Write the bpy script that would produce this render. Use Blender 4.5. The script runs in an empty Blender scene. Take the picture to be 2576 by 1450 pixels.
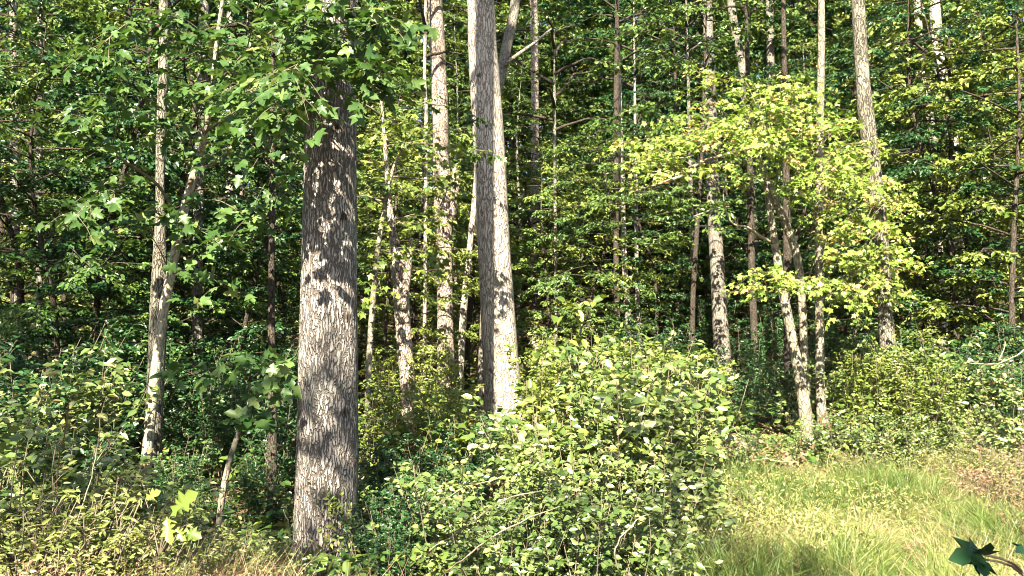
import bpy, math
import numpy as np
from mathutils import Vector

# ------------------------------------------------------------------ camera, sky, sun, exposure
scene = bpy.context.scene
COL = scene.collection
FPX, CX, CY, HZ = 2100.0, 1288.0, 725.0, 908.0          # layout units: a 2576 x 1450 frame, horizon row HZ
PITCH = math.atan((HZ - CY) / FPX)
EYE = np.array([0.0, 0.0, 1.65])
cam_d = bpy.data.cameras.new('camera')
cam_d.sensor_width = 36.0
cam_d.lens = 36.0 * FPX / 2576.0
cam_d.clip_start, cam_d.clip_end = 0.05, 2000.0
cam = bpy.data.objects.new('camera', cam_d)
cam.location = EYE
cam.rotation_euler = (math.pi / 2 + PITCH, 0, 0)
COL.objects.link(cam)
scene.camera = cam

SUN_AZ, SUN_EL = math.radians(10.0), math.radians(39.0)   # travel azimuth to the right of forward
TRAVEL = np.array([math.sin(SUN_AZ) * math.cos(SUN_EL), math.cos(SUN_AZ) * math.cos(SUN_EL), -math.sin(SUN_EL)])
SUN = -TRAVEL
world = bpy.data.worlds.new('World')
scene.world = world
world.use_nodes = True
wn = world.node_tree.nodes
wl = world.node_tree.links
sky = wn.new('ShaderNodeTexSky')
sky.sky_type = 'NISHITA'
sky.sun_disc = False
sky.sun_elevation = SUN_EL
sky.sun_rotation = math.pi + SUN_AZ
wn['Background'].inputs['Strength'].default_value = 0.052
wl.new(sky.outputs['Color'], wn['Background'].inputs['Color'])
sun_d = bpy.data.lights.new('sun', 'SUN')
sun_d.energy = 5.0
sun_d.angle = math.radians(0.5)
sun_d.color = (1.0, 0.90, 0.72)
sun = bpy.data.objects.new('sun', sun_d)
sun.rotation_euler = Vector(TRAVEL).to_track_quat('-Z', 'Y').to_euler()
sun.location = (-6, -20, 20)
COL.objects.link(sun)
scene.view_settings.view_transform = 'Standard'
scene.view_settings.look = 'None'
scene.view_settings.exposure = 2.38
scene.view_settings.gamma = 1.0
cy = scene.cycles
cy.max_bounces = 6
cy.diffuse_bounces = 1
cy.glossy_bounces = 2
cy.transmission_bounces = 4
cy.caustics_reflective = cy.caustics_refractive = False
cy.use_denoising = True
cy.filter_width = 1.0

# ------------------------------------------------------------------ helpers
RNG = np.random.default_rng(7)


def nrm(a):
    return a / np.maximum(np.linalg.norm(a, axis=-1, keepdims=True), 1e-9)


CP, SP = math.cos(PITCH), math.sin(PITCH)


def pw(px, py, Y):
    """a place in the picture plus its distance ahead gives a point of the place"""
    a, b = (px - CX) / FPX, (CY - py) / FPX
    dy, dz = CP - b * SP, SP + b * CP
    k = Y / dy
    return np.array([a * k, Y, EYE[2] + dz * k])


def pxm(Y):
    return Y / FPX                                             # metres per layout unit at distance Y


def gz(x, y):
    x = np.asarray(x, float)
    y = np.asarray(y, float)
    z = np.interp(y, [-40, 0, 5, 8, 10, 13, 16, 21, 26, 32, 40, 55, 80, 130, 260, 600],
                  [-1.0, 0, 0, -.02, .12, .36, .62, 1.05, 1.8, 3.2, 5.4, 10, 17, 27, 40, 45])
    z = z - 0.36 * np.exp(-(((x + 1.6) / 1.8) ** 2 + ((y - 7.4) / 2.0) ** 2))
    z = z + 0.25 * np.exp(-(((x + 3.5) / 2.2) ** 2 + ((y - 4.6) / 1.5) ** 2))
    z = z + np.clip((y - 12) / 20, 0, 1) * 0.5 * np.sin(x * 0.11 + 0.6)
    return z + 0.04 * np.sin(1.3 * x + 0.7 * y) + 0.03 * np.sin(2.1 * y - 0.9 * x + 1.0)


def mesh(name, V, faces, mat, rnd=None, smooth=False):
    """one mesh from arrays; faces = list of (n, k) index arrays"""
    me = bpy.data.meshes.new(name)
    V = np.asarray(V, np.float32)
    faces = [np.asarray(f, np.int32) for f in faces if len(f)]
    loops = np.concatenate([f.ravel() for f in faces])
    tot = np.concatenate([np.full(len(f), f.shape[1], np.int32) for f in faces])
    start = np.concatenate([[0], np.cumsum(tot)[:-1]]).astype(np.int32)
    me.vertices.add(len(V))
    me.vertices.foreach_set('co', V.ravel())
    me.loops.add(len(loops))
    me.loops.foreach_set('vertex_index', loops)
    me.polygons.add(len(tot))
    me.polygons.foreach_set('loop_start', start)
    me.polygons.foreach_set('loop_total', tot)
    if smooth:
        me.polygons.foreach_set('use_smooth', np.ones(len(tot), bool))
    if rnd is not None:
        at = me.attributes.new('rnd', 'FLOAT', 'POINT')
        at.data.foreach_set('value', np.asarray(rnd, np.float32))
    me.update(calc_edges=True)
    if mat:
        me.materials.append(mat)
    return me


def obj(name, me, parent=None, loc=None, label=None, cat=None, group=None, kind=None):
    o = bpy.data.objects.new(name, me)
    COL.objects.link(o)
    if parent is not None:
        o.parent = parent
    if loc is not None:
        o.location = loc
    for k, v in (('label', label), ('category', cat), ('group', group), ('kind', kind)):
        if v:
            o[k] = v
    return o


def copy_tree(o, parent=None):
    c = o.copy()
    COL.objects.link(c)
    c.parent = parent
    for ch in list(o.children):
        copy_tree(ch, c)
    return c


# ---- leaf outlines: x across, y base to tip, z off the blade
LEAF = {}
LEAF['small'] = (np.array([(0, 0, 0), (.30, .42, .10), (0, 1, -.12), (-.30, .42, .10)]), [np.array([(0, 1, 2), (0, 2, 3)])])
LEAF['oval'] = (np.array([(0, 0, 0), (.22, .22, .06), (.25, .60, .07), (0, 1, -.14), (-.25, .60, .07), (-.22, .22, .06)]),
                [np.array([(0, 1, 2, 3), (0, 3, 4, 5)])])
LEAF['lance'] = (np.array([(0, 0, 0), (.11, .3, .03), (.09, .65, .0), (0, 1, -.2), (-.09, .65, .0), (-.11, .3, .03)]),
                 [np.array([(0, 1, 2, 3), (0, 3, 4, 5)])])


def fan(outline, c=(0, .34, -.05)):
    n = len(outline)
    V = np.array([c] + list(outline), float)
    return V, [np.array([(0, 1 + i, 1 + (i + 1) % n) for i in range(n)])]


def mirror(half):
    return half + [(-x, y, z) for (x, y, z) in reversed(half) if abs(x) > 1e-6]


LEAF['maple'] = fan(mirror([(0, 0, 0), (.16, -.06, .02), (.40, .04, -.02), (.28, .20, .04), (.56, .50, -.06), (.36, .50, .02), (.20, .55, .05), (.22, .74, .02), (0, 1, -.12)]))
LEAF['maple_s'] = fan(mirror([(0, 0, 0), (.38, .03, 0), (.26, .2, .05), (.54, .52, -.05), (.2, .55, .05), (0, 1, -.12)]))
LEAF['oak'] = fan(mirror([(0, 0, 0), (.06, .12, .01), (.20, .20, .03), (.10, .30, .02), (.30, .42, .03), (.14, .50, .02), (.36, .66, .0), (.16, .72, .0), (.18, .88, -.04), (0, 1, -.1)]), (0, .5, -.04))
LEAF['blade'] = (np.array([(-.5, 0, 0), (.5, 0, 0), (.38, .55, 0), (-.38, .55, 0), (0, 1, 0)]), [np.array([(0, 1, 2, 3)]), np.array([(3, 2, 4)])])


def leaves(p, d, n, s, shape, wr=1.0, rnd=None):
    """arrays of leaf places, axes, normals and sizes to vertices, faces and one random value for each leaf"""
    T, F = LEAF[shape]
    n = nrm(n - d * (n * d).sum(1, keepdims=True))
    x = np.cross(d, n)
    s = np.broadcast_to(np.asarray(s, float), (len(p),))[:, None, None]
    wr = np.broadcast_to(np.asarray(wr, float), (len(p),))[:, None, None]
    V = p[:, None, :] + s * (x[:, None, :] * T[None, :, 0:1] * wr + d[:, None, :] * T[None, :, 1:2] + n[:, None, :] * T[None, :, 2:3])
    k = len(T)
    off = (np.arange(len(p)) * k)[:, None, None]
    faces = [(f[None] + off).reshape(-1, f.shape[1]) for f in F]
    if rnd is None:
        rnd = RNG.random(len(p))
    return V.reshape(-1, 3), faces, np.repeat(rnd, k)


def tube(path, rad, seg=6, cap=True):
    """a tapered tube along a polyline"""
    P = np.asarray(path, float)
    R = np.asarray(rad, float)
    t = nrm(np.gradient(P, axis=0))
    ref = np.array([0.0, 1.0, 0.0]) if abs(t[:, 2]).mean() > .6 else np.array([0.0, 0.0, 1.0])
    a = nrm(np.cross(t, ref))
    b = np.cross(t, a)
    th = np.linspace(0, 2 * np.pi, seg, endpoint=False)
    V = P[:, None] + R[:, None, None] * (np.cos(th)[None, :, None] * a[:, None] + np.sin(th)[None, :, None] * b[:, None])
    n = len(P)
    i = np.arange(n - 1)[:, None] * seg
    j = np.arange(seg)[None]
    j2 = (j + 1) % seg
    q = np.stack([i + j, i + j2, i + seg + j2, i + seg + j], -1).reshape(-1, 4)
    fs = [q]
    if cap:
        fs.append(np.array([np.arange(seg)[::-1] + 0, np.arange(seg) + (n - 1) * seg]))
    return V.reshape(-1, 3), fs


def join(parts):
    Vs, fs, o = [], {}, 0
    for V, F in parts:
        Vs.append(V)
        for f in F:
            f = np.asarray(f)
            if len(f):
                fs.setdefault(f.shape[1], []).append(f + o)
        o += len(V)
    return np.concatenate(Vs), [np.concatenate(v) for v in fs.values()]


def smooth_path(pts, n):
    """Catmull-Rom resampling of any columns"""
    P = np.asarray(pts, float)
    if len(P) == 2:
        return P[0] + (P[1] - P[0]) * np.linspace(0, 1, n)[:, None]
    Q = np.vstack([2 * P[0] - P[1], P, 2 * P[-1] - P[-2]])
    out = []
    seg = np.linalg.norm(np.diff(P[:, :3], axis=0), axis=1)
    u = np.concatenate([[0], np.cumsum(seg)])
    for s in np.linspace(0, u[-1], n):
        k = min(max(np.searchsorted(u, s, 'right') - 1, 0), len(P) - 2)
        f = (s - u[k]) / max(u[k + 1] - u[k], 1e-9)
        a, b, c, d = Q[k], Q[k + 1], Q[k + 2], Q[k + 3]
        out.append(.5 * (2 * b + (c - a) * f + (2 * a - 5 * b + 4 * c - d) * f * f + (3 * b - a - 3 * c + d) * f ** 3))
    return np.array(out)


# ------------------------------------------------------------------ materials
def new_mat(name):
    m = bpy.data.materials.new(name)
    m.use_nodes = True
    return m, m.node_tree.nodes, m.node_tree.links


def ramp(nodes, stops):
    r = nodes.new('ShaderNodeValToRGB')
    e = r.color_ramp.elements
    while len(e) < len(stops):
        e.new(.5)
    for k, (p, c) in enumerate(stops):
        e[k].position = p
        e[k].color = (*c, 1)
    return r


def leaf_mat(name, stops, trans=.32, rough=.42, spec=.45):
    m, N, L = new_mat(name)
    b = N['Principled BSDF']
    at = N.new('ShaderNodeAttribute')
    at.attribute_name = 'rnd'
    oi = N.new('ShaderNodeObjectInfo')
    ad = N.new('ShaderNodeMath')
    ad.operation = 'MULTIPLY_ADD'
    ad.inputs[1].default_value = .36
    L.new(oi.outputs['Random'], ad.inputs[0])
    L.new(at.outputs['Fac'], ad.inputs[2])
    sb = N.new('ShaderNodeMath')
    sb.operation = 'SUBTRACT'
    sb.inputs[1].default_value = .18
    L.new(ad.outputs[0], sb.inputs[0])
    r = ramp(N, stops)
    L.new(sb.outputs[0], r.inputs[0])
    L.new(r.outputs[0], b.inputs['Base Color'])
    b.inputs['Roughness'].default_value = rough
    b.inputs['Specular IOR Level'].default_value = spec
    t = N.new('ShaderNodeBsdfTranslucent')
    hs = N.new('ShaderNodeHueSaturation')
    hs.inputs['Hue'].default_value = .485
    hs.inputs['Saturation'].default_value = 1.15
    hs.inputs['Value'].default_value = 1.25
    L.new(r.outputs[0], hs.inputs['Color'])
    L.new(hs.outputs[0], t.inputs['Color'])
    mx = N.new('ShaderNodeMixShader')
    mx.inputs[0].default_value = trans
    L.new(b.outputs[0], mx.inputs[1])
    L.new(t.outputs[0], mx.inputs[2])
    L.new(mx.outputs[0], N['Material Output'].inputs['Surface'])
    return m


def bark_mat(name, ridge, fissure, scale, zs, depth, lichen=(.36, .38, .33), lich=.35, edge=.16):
    m, N, L = new_mat(name)
    b = N['Principled BSDF']
    tc = N.new('ShaderNodeTexCoord')
    nz = N.new('ShaderNodeTexNoise')
    nz.inputs['Scale'].default_value = scale * .35
    nz.inputs['Detail'].default_value = 3
    L.new(tc.outputs['Object'], nz.inputs['Vector'])
    mxv = N.new('ShaderNodeVectorMath')
    mxv.operation = 'MULTIPLY_ADD'
    mxv.inputs[1].default_value = (2.2 / scale,) * 3
    L.new(nz.outputs['Color'], mxv.inputs[0])
    L.new(tc.outputs['Object'], mxv.inputs[2])
    mp = N.new('ShaderNodeMapping')
    mp.inputs['Scale'].default_value = (1, 1, zs)
    L.new(mxv.outputs[0], mp.inputs['Vector'])
    vo = N.new('ShaderNodeTexVoronoi')
    vo.feature = 'DISTANCE_TO_EDGE'
    vo.inputs['Scale'].default_value = scale
    L.new(mp.outputs[0], vo.inputs['Vector'])
    mr = N.new('ShaderNodeMapRange')
    mr.interpolation_type = 'SMOOTHSTEP'
    mr.inputs['From Max'].default_value = edge
    mg = N.new('ShaderNodeMath')                               # broken, uneven fissures
    mg.operation = 'MULTIPLY_ADD'
    mg.inputs[1].default_value = edge * 1.6
    mg.inputs[2].default_value = -edge * .75
    m2 = N.new('ShaderNodeTexNoise')
    m2.inputs['Scale'].default_value = scale * .8
    m2.inputs['Detail'].default_value = 4
    m2.inputs['Roughness'].default_value = .65
    L.new(mp.outputs[0], m2.inputs['Vector'])
    L.new(m2.outputs['Fac'], mg.inputs[0])
    a2 = N.new('ShaderNodeMath')
    a2.operation = 'ADD'
    L.new(vo.outputs['Distance'], a2.inputs[0])
    L.new(mg.outputs[0], a2.inputs[1])
    L.new(a2.outputs[0], mr.inputs['Value'])
    fn = N.new('ShaderNodeTexNoise')
    fn.inputs['Scale'].default_value = scale * 2.2
    fn.inputs['Detail'].default_value = 5
    fn.inputs['Roughness'].default_value = .7
    L.new(mp.outputs[0], fn.inputs['Vector'])
    ln = N.new('ShaderNodeTexNoise')
    ln.inputs['Scale'].default_value = 2.6
    ln.inputs['Detail'].default_value = 6
    ln.inputs['Roughness'].default_value = .72
    L.new(tc.outputs['Object'], ln.inputs['Vector'])
    c1 = N.new('ShaderNodeMix')
    c1.data_type = 'RGBA'
    c1.inputs['A'].default_value = (*fissure, 1)
    c1.inputs['B'].default_value = (*ridge, 1)
    L.new(mr.outputs[0], c1.inputs['Factor'])
    c2 = N.new('ShaderNodeMix')
    c2.data_type = 'RGBA'
    c2.blend_type = 'MULTIPLY'
    c2.inputs['Factor'].default_value = .8
    fr = ramp(N, [(.3, (.5, .47, .44)), (.62, (1.15, 1.12, 1.1))])
    L.new(fn.outputs['Fac'], fr.inputs[0])
    L.new(c1.outputs['Result'], c2.inputs['A'])
    L.new(fr.outputs[0], c2.inputs['B'])
    c3 = N.new('ShaderNodeMix')
    c3.data_type = 'RGBA'
    lr = ramp(N, [(.52, (0, 0, 0)), (.68, (lich,) * 3)])
    L.new(ln.outputs['Fac'], lr.inputs[0])
    L.new(lr.outputs[0], c3.inputs['Factor'])
    L.new(c2.outputs['Result'], c3.inputs['A'])
    c3.inputs['B'].default_value = (*lichen, 1)
    kv = N.new('ShaderNodeTexVoronoi')                         # a few dark knots and scars
    kv.inputs['Scale'].default_value = 2.3
    L.new(mxv.outputs[0], kv.inputs['Vector'])
    kr = ramp(N, [(.07, (.3, .27, .24)), (.15, (1, 1, 1))])
    L.new(kv.outputs['Distance'], kr.inputs[0])
    c4 = N.new('ShaderNodeMix')
    c4.data_type = 'RGBA'
    c4.blend_type = 'MULTIPLY'
    c4.inputs['Factor'].default_value = 1
    L.new(c3.outputs['Result'], c4.inputs['A'])
    L.new(kr.outputs[0], c4.inputs['B'])
    L.new(c4.outputs['Result'], b.inputs['Base Color'])
    b.inputs['Roughness'].default_value = .9
    b.inputs['Specular IOR Level'].default_value = .15
    hm = N.new('ShaderNodeMath')
    hm.operation = 'MULTIPLY_ADD'
    hm.inputs[1].default_value = .35
    L.new(fn.outputs['Fac'], hm.inputs[0])
    L.new(mr.outputs[0], hm.inputs[2])
    bp = N.new('ShaderNodeBump')
    bp.inputs['Strength'].default_value = .9
    bp.inputs['Distance'].default_value = depth
    L.new(hm.outputs[0], bp.inputs['Height'])
    L.new(bp.outputs[0], b.inputs['Normal'])
    return m


def plain_mat(name, stops, scale, rough=.9, bump=.02):
    m, N, L = new_mat(name)
    b = N['Principled BSDF']
    tc = N.new('ShaderNodeTexCoord')
    nz = N.new('ShaderNodeTexNoise')
    nz.inputs['Scale'].default_value = scale
    nz.inputs['Detail'].default_value = 8
    nz.inputs['Roughness'].default_value = .7
    L.new(tc.outputs['Object'], nz.inputs['Vector'])
    r = ramp(N, stops)
    L.new(nz.outputs['Fac'], r.inputs[0])
    L.new(r.outputs[0], b.inputs['Base Color'])
    b.inputs['Roughness'].default_value = rough
    b.inputs['Specular IOR Level'].default_value = .2
    bp = N.new('ShaderNodeBump')
    bp.inputs['Distance'].default_value = bump
    L.new(nz.outputs['Fac'], bp.inputs['Height'])
    L.new(bp.outputs[0], b.inputs['Normal'])
    return m


M = {}
M['bark_furrow'] = bark_mat('furrowed_bark', (.40, .37, .345), (.13, .115, .10), 40, .12, .03, edge=.24)
M['bark_pale'] = bark_mat('pale_bark', (.50, .455, .40), (.20, .17, .14), 22, .16, .02, lich=.75, lichen=(.26, .25, .21), edge=.16)
M['bark_flaky'] = bark_mat('flaky_bark', (.46, .39, .325), (.14, .105, .08), 30, .3, .03)
M['bark_grey'] = bark_mat('grey_bark', (.30, .28, .24), (.11, .095, .075), 44, .2, .015)
M['bark_shaded'] = bark_mat('shade_darkened_bark', (.20, .19, .15), (.06, .055, .04), 30, .2, .02, lich=.8, lichen=(.40, .38, .32))  # shade on the stems is put into this darker bark colour
M['bark_smooth'] = bark_mat('smooth_bark', (.27, .25, .19), (.13, .115, .085), 18, .4, .008, lich=.6, lichen=(.36, .35, .28))
M['bark_sapling'] = bark_mat('young_maple_bark', (.42, .385, .30), (.24, .21, .16), 20, .4, .006, lich=.5, lichen=(.3, .29, .22))
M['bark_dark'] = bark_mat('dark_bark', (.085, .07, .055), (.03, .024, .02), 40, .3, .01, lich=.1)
M['twig'] = plain_mat('twig_bark', [(.3, (.09, .075, .05)), (.7, (.24, .2, .14))], 14, bump=.004)
M['twig_pale'] = plain_mat('bare_twig', [(.3, (.17, .14, .09)), (.7, (.36, .31, .23))], 14, bump=.004)
M['leaf_maple'] = leaf_mat('maple_leaf', [(0, (.035, .085, .022)), (.55, (.075, .145, .036)), (.88, (.14, .215, .06)), (1, (.24, .28, .09))], .32, .42)
M['leaf_yellow'] = leaf_mat('yellow_green_leaf', [(0, (.10, .175, .03)), (.45, (.18, .28, .045)), (.8, (.28, .36, .075)), (.95, (.44, .37, .11)), (1, (.52, .30, .15))], .28, .46)
M['leaf_forest'] = leaf_mat('forest_leaf', [(0, (.032, .078, .018)), (.5, (.085, .15, .03)), (.85, (.18, .235, .05)), (1, (.3, .3, .10))], .22, .38)
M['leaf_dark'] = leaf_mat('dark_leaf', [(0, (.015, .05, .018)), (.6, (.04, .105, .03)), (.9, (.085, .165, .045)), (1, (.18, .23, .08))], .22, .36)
M['leaf_light'] = leaf_mat('light_leaf', [(0, (.075, .125, .022)), (.5, (.165, .215, .04)), (.9, (.265, .3, .07)), (1, (.38, .34, .13))], .24, .4)
M['leaf_shrub'] = leaf_mat('shrub_leaf', [(0, (.05, .10, .022)), (.5, (.125, .18, .045)), (.9, (.25, .285, .10)), (1, (.42, .35, .15))], .18, .36, .8)
M['leaf_weed'] = leaf_mat('weed_leaf', [(0, (.09, .13, .03)), (.5, (.2, .24, .06)), (.85, (.32, .33, .11)), (1, (.40, .31, .16))], .28, .45)
M['dry_leaf'] = leaf_mat('dry_leaf', [(0, (.12, .07, .04)), (.5, (.28, .18, .10)), (1, (.46, .36, .22))], .15, .7, .2)
M['grass'] = leaf_mat('grass_blade', [(0, (.065, .125, .022)), (.4, (.15, .2, .045)), (.7, (.28, .29, .10)), (1, (.42, .35, .19))], .22, .5)
M['dry_grass'] = leaf_mat('dry_grass_blade', [(0, (.24, .15, .08)), (.5, (.42, .32, .18)), (1, (.58, .48, .31))], .2, .6)
M['soil'] = plain_mat('forest_floor', [(.3, (.035, .025, .016)), (.5, (.085, .06, .035)), (.7, (.16, .115, .07))], 5.0, bump=.05)

# ------------------------------------------------------------------ terrain
def build_ground():
    xs = np.concatenate([[-600, -300, -150, -90, -60], np.arange(-42, 42.1, .6), [60, 90, 150, 300, 600]])
    ys = np.concatenate([[-300, -120, -60, -40], np.arange(-24, 40, .5), np.arange(40, 130, 3), [160, 220, 320, 600]])
    X, Y = np.meshgrid(xs, ys)
    Z = gz(X, Y)
    V = np.stack([X, Y, Z], -1).reshape(-1, 3)
    nx, ny = len(xs), len(ys)
    i = (np.arange(ny - 1)[:, None] * nx + np.arange(nx - 1)[None])
    q = np.stack([i, i + 1, i + nx + 1, i + nx], -1).reshape(-1, 4)
    obj('ground', mesh('ground', V, [q], M['soil'], smooth=True), kind='structure')


build_ground()

# ------------------------------------------------------------------ trunks, limbs, foliage
def trunk_geo(path, seg=24, step=.12, flare=.35, rough=.05, seed=0, ridges=0.0):
    """path rows are x, y, z, radius (base first); bumps, a swollen foot and bark ridges are geometry"""
    P = np.asarray(path, float)
    ln = np.linalg.norm(np.diff(P[:, :3], axis=0), axis=1).sum()
    n = int(min(max(ln / step, 8), 420))
    S = smooth_path(P, n)
    r = np.maximum(S[:, 3], .004)
    h = np.concatenate([[0], np.cumsum(np.linalg.norm(np.diff(S[:, :3], axis=0), axis=1))])
    r = r * (1 + flare * np.exp(-h / (1.6 * P[0, 3] + .05)))
    V, F = tube(S[:, :3], r, seg)
    th = np.tile(np.linspace(0, 2 * np.pi, seg, endpoint=False), n)
    hh = np.repeat(h, seg)
    g = np.random.default_rng(seed)
    d = np.zeros(len(V))
    for k in range(7):
        a, w, p1 = g.integers(1, 5), g.uniform(.4, 4), g.uniform(0, 6.3)
        d += np.sin(a * th + w * hh + p1) / (1 + .6 * k)
    d *= rough * .4
    d += flare * .35 * np.exp(-hh / (2.2 * P[0, 3] + .05)) * np.cos(5 * th + g.uniform(0, 6))
    if ridges:
        w = 1.1 * np.sin(3.1 * hh + 2 * th) + .7 * np.sin(7.7 * hh + g.uniform(0, 6) + 5 * th)
        rid = np.abs(np.sin(13 * th + w)) * np.abs(np.sin(17 * th - w * 1.3 + 1))
        d += ridges * (np.sqrt(rid) - .5) + ridges * .6 * g.normal(0, .35, len(V))
    c = np.repeat(S[:, :3], seg, 0)
    rr = np.repeat(r, seg)
    out = V - c
    return c + out * (1 + d)[:, None], F


def px_path(pts, Y, top=None, base=True):
    """rows (px, py, width[, Y]) bottom to top in the picture; footed on the ground, carried on upward to height top"""
    rows = []
    for p in pts:
        y = p[3] if len(p) > 3 else Y
        w = pw(p[0], p[1], y)
        rows.append([*w, p[2] * pxm(y) / 2])
    rows = np.array(rows)
    if base:
        b = rows[0].copy()
        g = gz(b[0], b[1]) - .12
        if rows[0, 2] > g + .15:
            rows = np.vstack([[b[0] + (rows[0, 0] - rows[1, 0]) * .15, b[1], g, b[3] * 1.08], rows])
    if top:
        a, b = rows[-2], rows[-1]
        d = nrm((b - a)[:3])
        d = nrm(d + np.array([0, 0, .6]))
        k = 3
        L = (top - b[2])
        for j in range(1, k + 1):
            q = b[:3] + d * L * j / k
            rows = np.vstack([rows, [*q, b[3] * (1 - .78 * j / k)]])
    return rows


def grow_limbs(g, axis, z0, z1, R, nl, rise=(.05, .5), droop=.28, prof=None):
    """limb polylines round a trunk axis(h) -> xyz"""
    out = []
    for i in range(nl):
        t = (i + g.random()) / nl
        pr = prof(t) if prof else (math.sin(math.pi * (.14 + .84 * t)) ** .7)
        L = R * pr * g.uniform(.55, 1.1)
        az = i * 2.4 + g.uniform(-.5, .5)
        rz = g.uniform(*rise)
        s = np.linspace(0, 1, 7)
        wob = np.cumsum(g.normal(0, .05, (7, 3)), 0) * L
        p = axis(z0 + (z1 - z0) * t)
        q = np.stack([np.cos(az) * L * s, np.sin(az) * L * s, rz * L * s - droop * L * s * s], -1) + wob * s[:, None]
        out.append(p + q)
    return out


def foliate(limbs, g, ntw, tw, per, ls, shape, bias=.55, flat=.6, jit=.35, wr=1.0, sag=.18, start=.22, gap=.0, rnd_shift=0):
    """twigs off the limbs and leaves along the twigs, in layered sprays; returns leaf arrays and twig tubes"""
    Pl, Dl, Nl, Sl, tubes, rn = [], [], [], [], [], []
    for q in limbs:
        q = np.asarray(q)
        L = np.linalg.norm(np.diff(q, axis=0), axis=1).sum()
        n = max(2, int(round(ntw * L)))
        sv = np.sort(start + (1 - start) * g.random(n) ** .8)
        u = np.linspace(0, 1, len(q))
        base = np.stack([np.interp(sv, u, q[:, k]) for k in range(3)], -1)
        tan = nrm(np.stack([np.interp(sv, u, np.gradient(q[:, k])) for k in range(3)], -1))
        side = np.cross(tan, [0, 0, 1.0])
        side = nrm(side + 1e-6)
        sg = np.where(np.arange(n) % 2 == 0, 1, -1)[:, None]
        dirn = nrm(tan * g.uniform(.35, 1.0, (n, 1)) + side * sg * g.uniform(.4, 1.1, (n, 1)) + g.normal(0, .16, (n, 3)))
        lt = tw * g.uniform(.5, 1.15, n) * (1 - .35 * sv)
        keep = g.random(n) > gap
        for k in np.nonzero(keep)[0]:
            m = max(3, int(round(per * lt[k] / tw)))
            v = np.sort(g.uniform(.12, 1.05, m))[:, None]
            c = base[k] + dirn[k] * lt[k] * v - np.array([0, 0, sag * lt[k]]) * v * v
            c = c + g.normal(0, 1, (m, 3)) * np.array([1, 1, .55]) * jit * ls
            sd = nrm(np.cross(dirn[k], [0, 0, 1.0]) + 1e-6)
            ss = np.where(np.arange(m) % 2 == 0, 1, -1)[:, None]
            dl = nrm(dirn[k] * g.uniform(.3, 1, (m, 1)) + sd * ss * g.uniform(.3, 1, (m, 1)) + np.array([0, 0, -.35]) + g.normal(0, .3, (m, 3)))
            nn = np.array([0, 0, flat]) + SUN * bias + g.normal(0, .5, (m, 3))
            Pl.append(c)
            Dl.append(dl)
            Nl.append(nn)
            Sl.append(ls * g.uniform(.6, 1.2, m))
            rn.append(np.clip(g.normal(.45, .12) + g.normal(0, .2, m) + rnd_shift, 0, 1))
            tubes.append((base[k], base[k] + dirn[k] * lt[k] * .55 - np.array([0, 0, sag * lt[k] * .3]), base[k] + dirn[k] * lt[k] - np.array([0, 0, sag * lt[k]])))
    P, D, Nn, S = map(np.concatenate, (Pl, Dl, Nl, Sl))
    return (P, D, nrm(Nn), S, np.concatenate(rn)), tubes


def branch_mesh(name, limbs, tubes, r_limb, r_twig, mat, org):
    parts = []
    for q in limbs:
        q = np.asarray(q) - org
        parts.append(tube(q, np.linspace(r_limb, r_twig, len(q)), 5))
    for t in tubes:
        parts.append(tube(np.array(t) - org, [r_twig, r_twig * .8, r_twig * .4], 3, cap=False))
    V, F = join(parts)
    return mesh(name, V, F, mat, smooth=True)


def crown_mesh(name, L, shape, mat, org, wr=1.0):
    P, D, Nn, S, rn = L
    V, F, r = leaves(P - org, D, Nn, S, shape, wr, rn)
    return mesh(name, V, F, mat, r)


def axis_of(path):
    P = np.asarray(path)
    return lambda h: np.array([np.interp(h, P[:, 2], P[:, 0]), np.interp(h, P[:, 2], P[:, 1]), h])


def tree(name, path, bark, label, cat='tree', group=None, crown=None, seg=20, step=.15, flare=.35, rough=.05, seed=1, ridges=0, limbs_px=()):
    """a tree whose trunk follows path; crown = dict(z0, z1, R, nl, ntw, tw, per, ls, shape, mat)"""
    path = np.asarray(path)
    org = path[0, :3].copy()
    root = obj(name, None, None, org, label, cat, group)
    loc = path.copy()
    loc[:, :3] -= org
    V, F = trunk_geo(loc, seg, step, flare, rough, seed, ridges)
    obj('trunk', mesh('trunk', V, F, M[bark], smooth=True), root)
    for lp in limbs_px:
        V, F = trunk_geo(np.hstack([lp[:, :3] - org, lp[:, 3:]]), 10, .1, .05, .06, seed + 3)
        obj('limb', mesh('limb', V, F, M[bark], smooth=True), root)
    if crown:
        g = np.random.default_rng(seed + 50)
        c = crown
        limbs = c.get('limbs') or grow_limbs(g, axis_of(path), c['z0'], c['z1'], c['R'], c['nl'], c.get('rise', (.05, .5)), c.get('droop', .28))
        L, tb = foliate(limbs, g, c['ntw'], c['tw'], c['per'], c['ls'], c['shape'], c.get('bias', .55), c.get('flat', .6), gap=c.get('gap', 0), start=c.get('start', .22), sag=c.get('sag', .18))
        obj('crown', crown_mesh('crown', L, c['shape'], M[c['mat']], org, c.get('wr', 1.0)), root)
        obj('branches', branch_mesh('branches', limbs, tb, c.get('rl', .03), c.get('rt', .006), M[c.get('bm', 'twig')], org), root)
    return root


def high_crown(z0, z1, R, nl=16, mat='leaf_forest', ls=.17, per=14, ntw=2.2, tw=1.1):
    return dict(z0=z0, z1=z1, R=R, nl=nl, ntw=ntw, tw=tw, per=per, ls=ls, shape='small', mat=mat, rl=.04, rt=.008, wr=1.2, bm='bark_dark', rise=(.35, .9))


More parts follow.
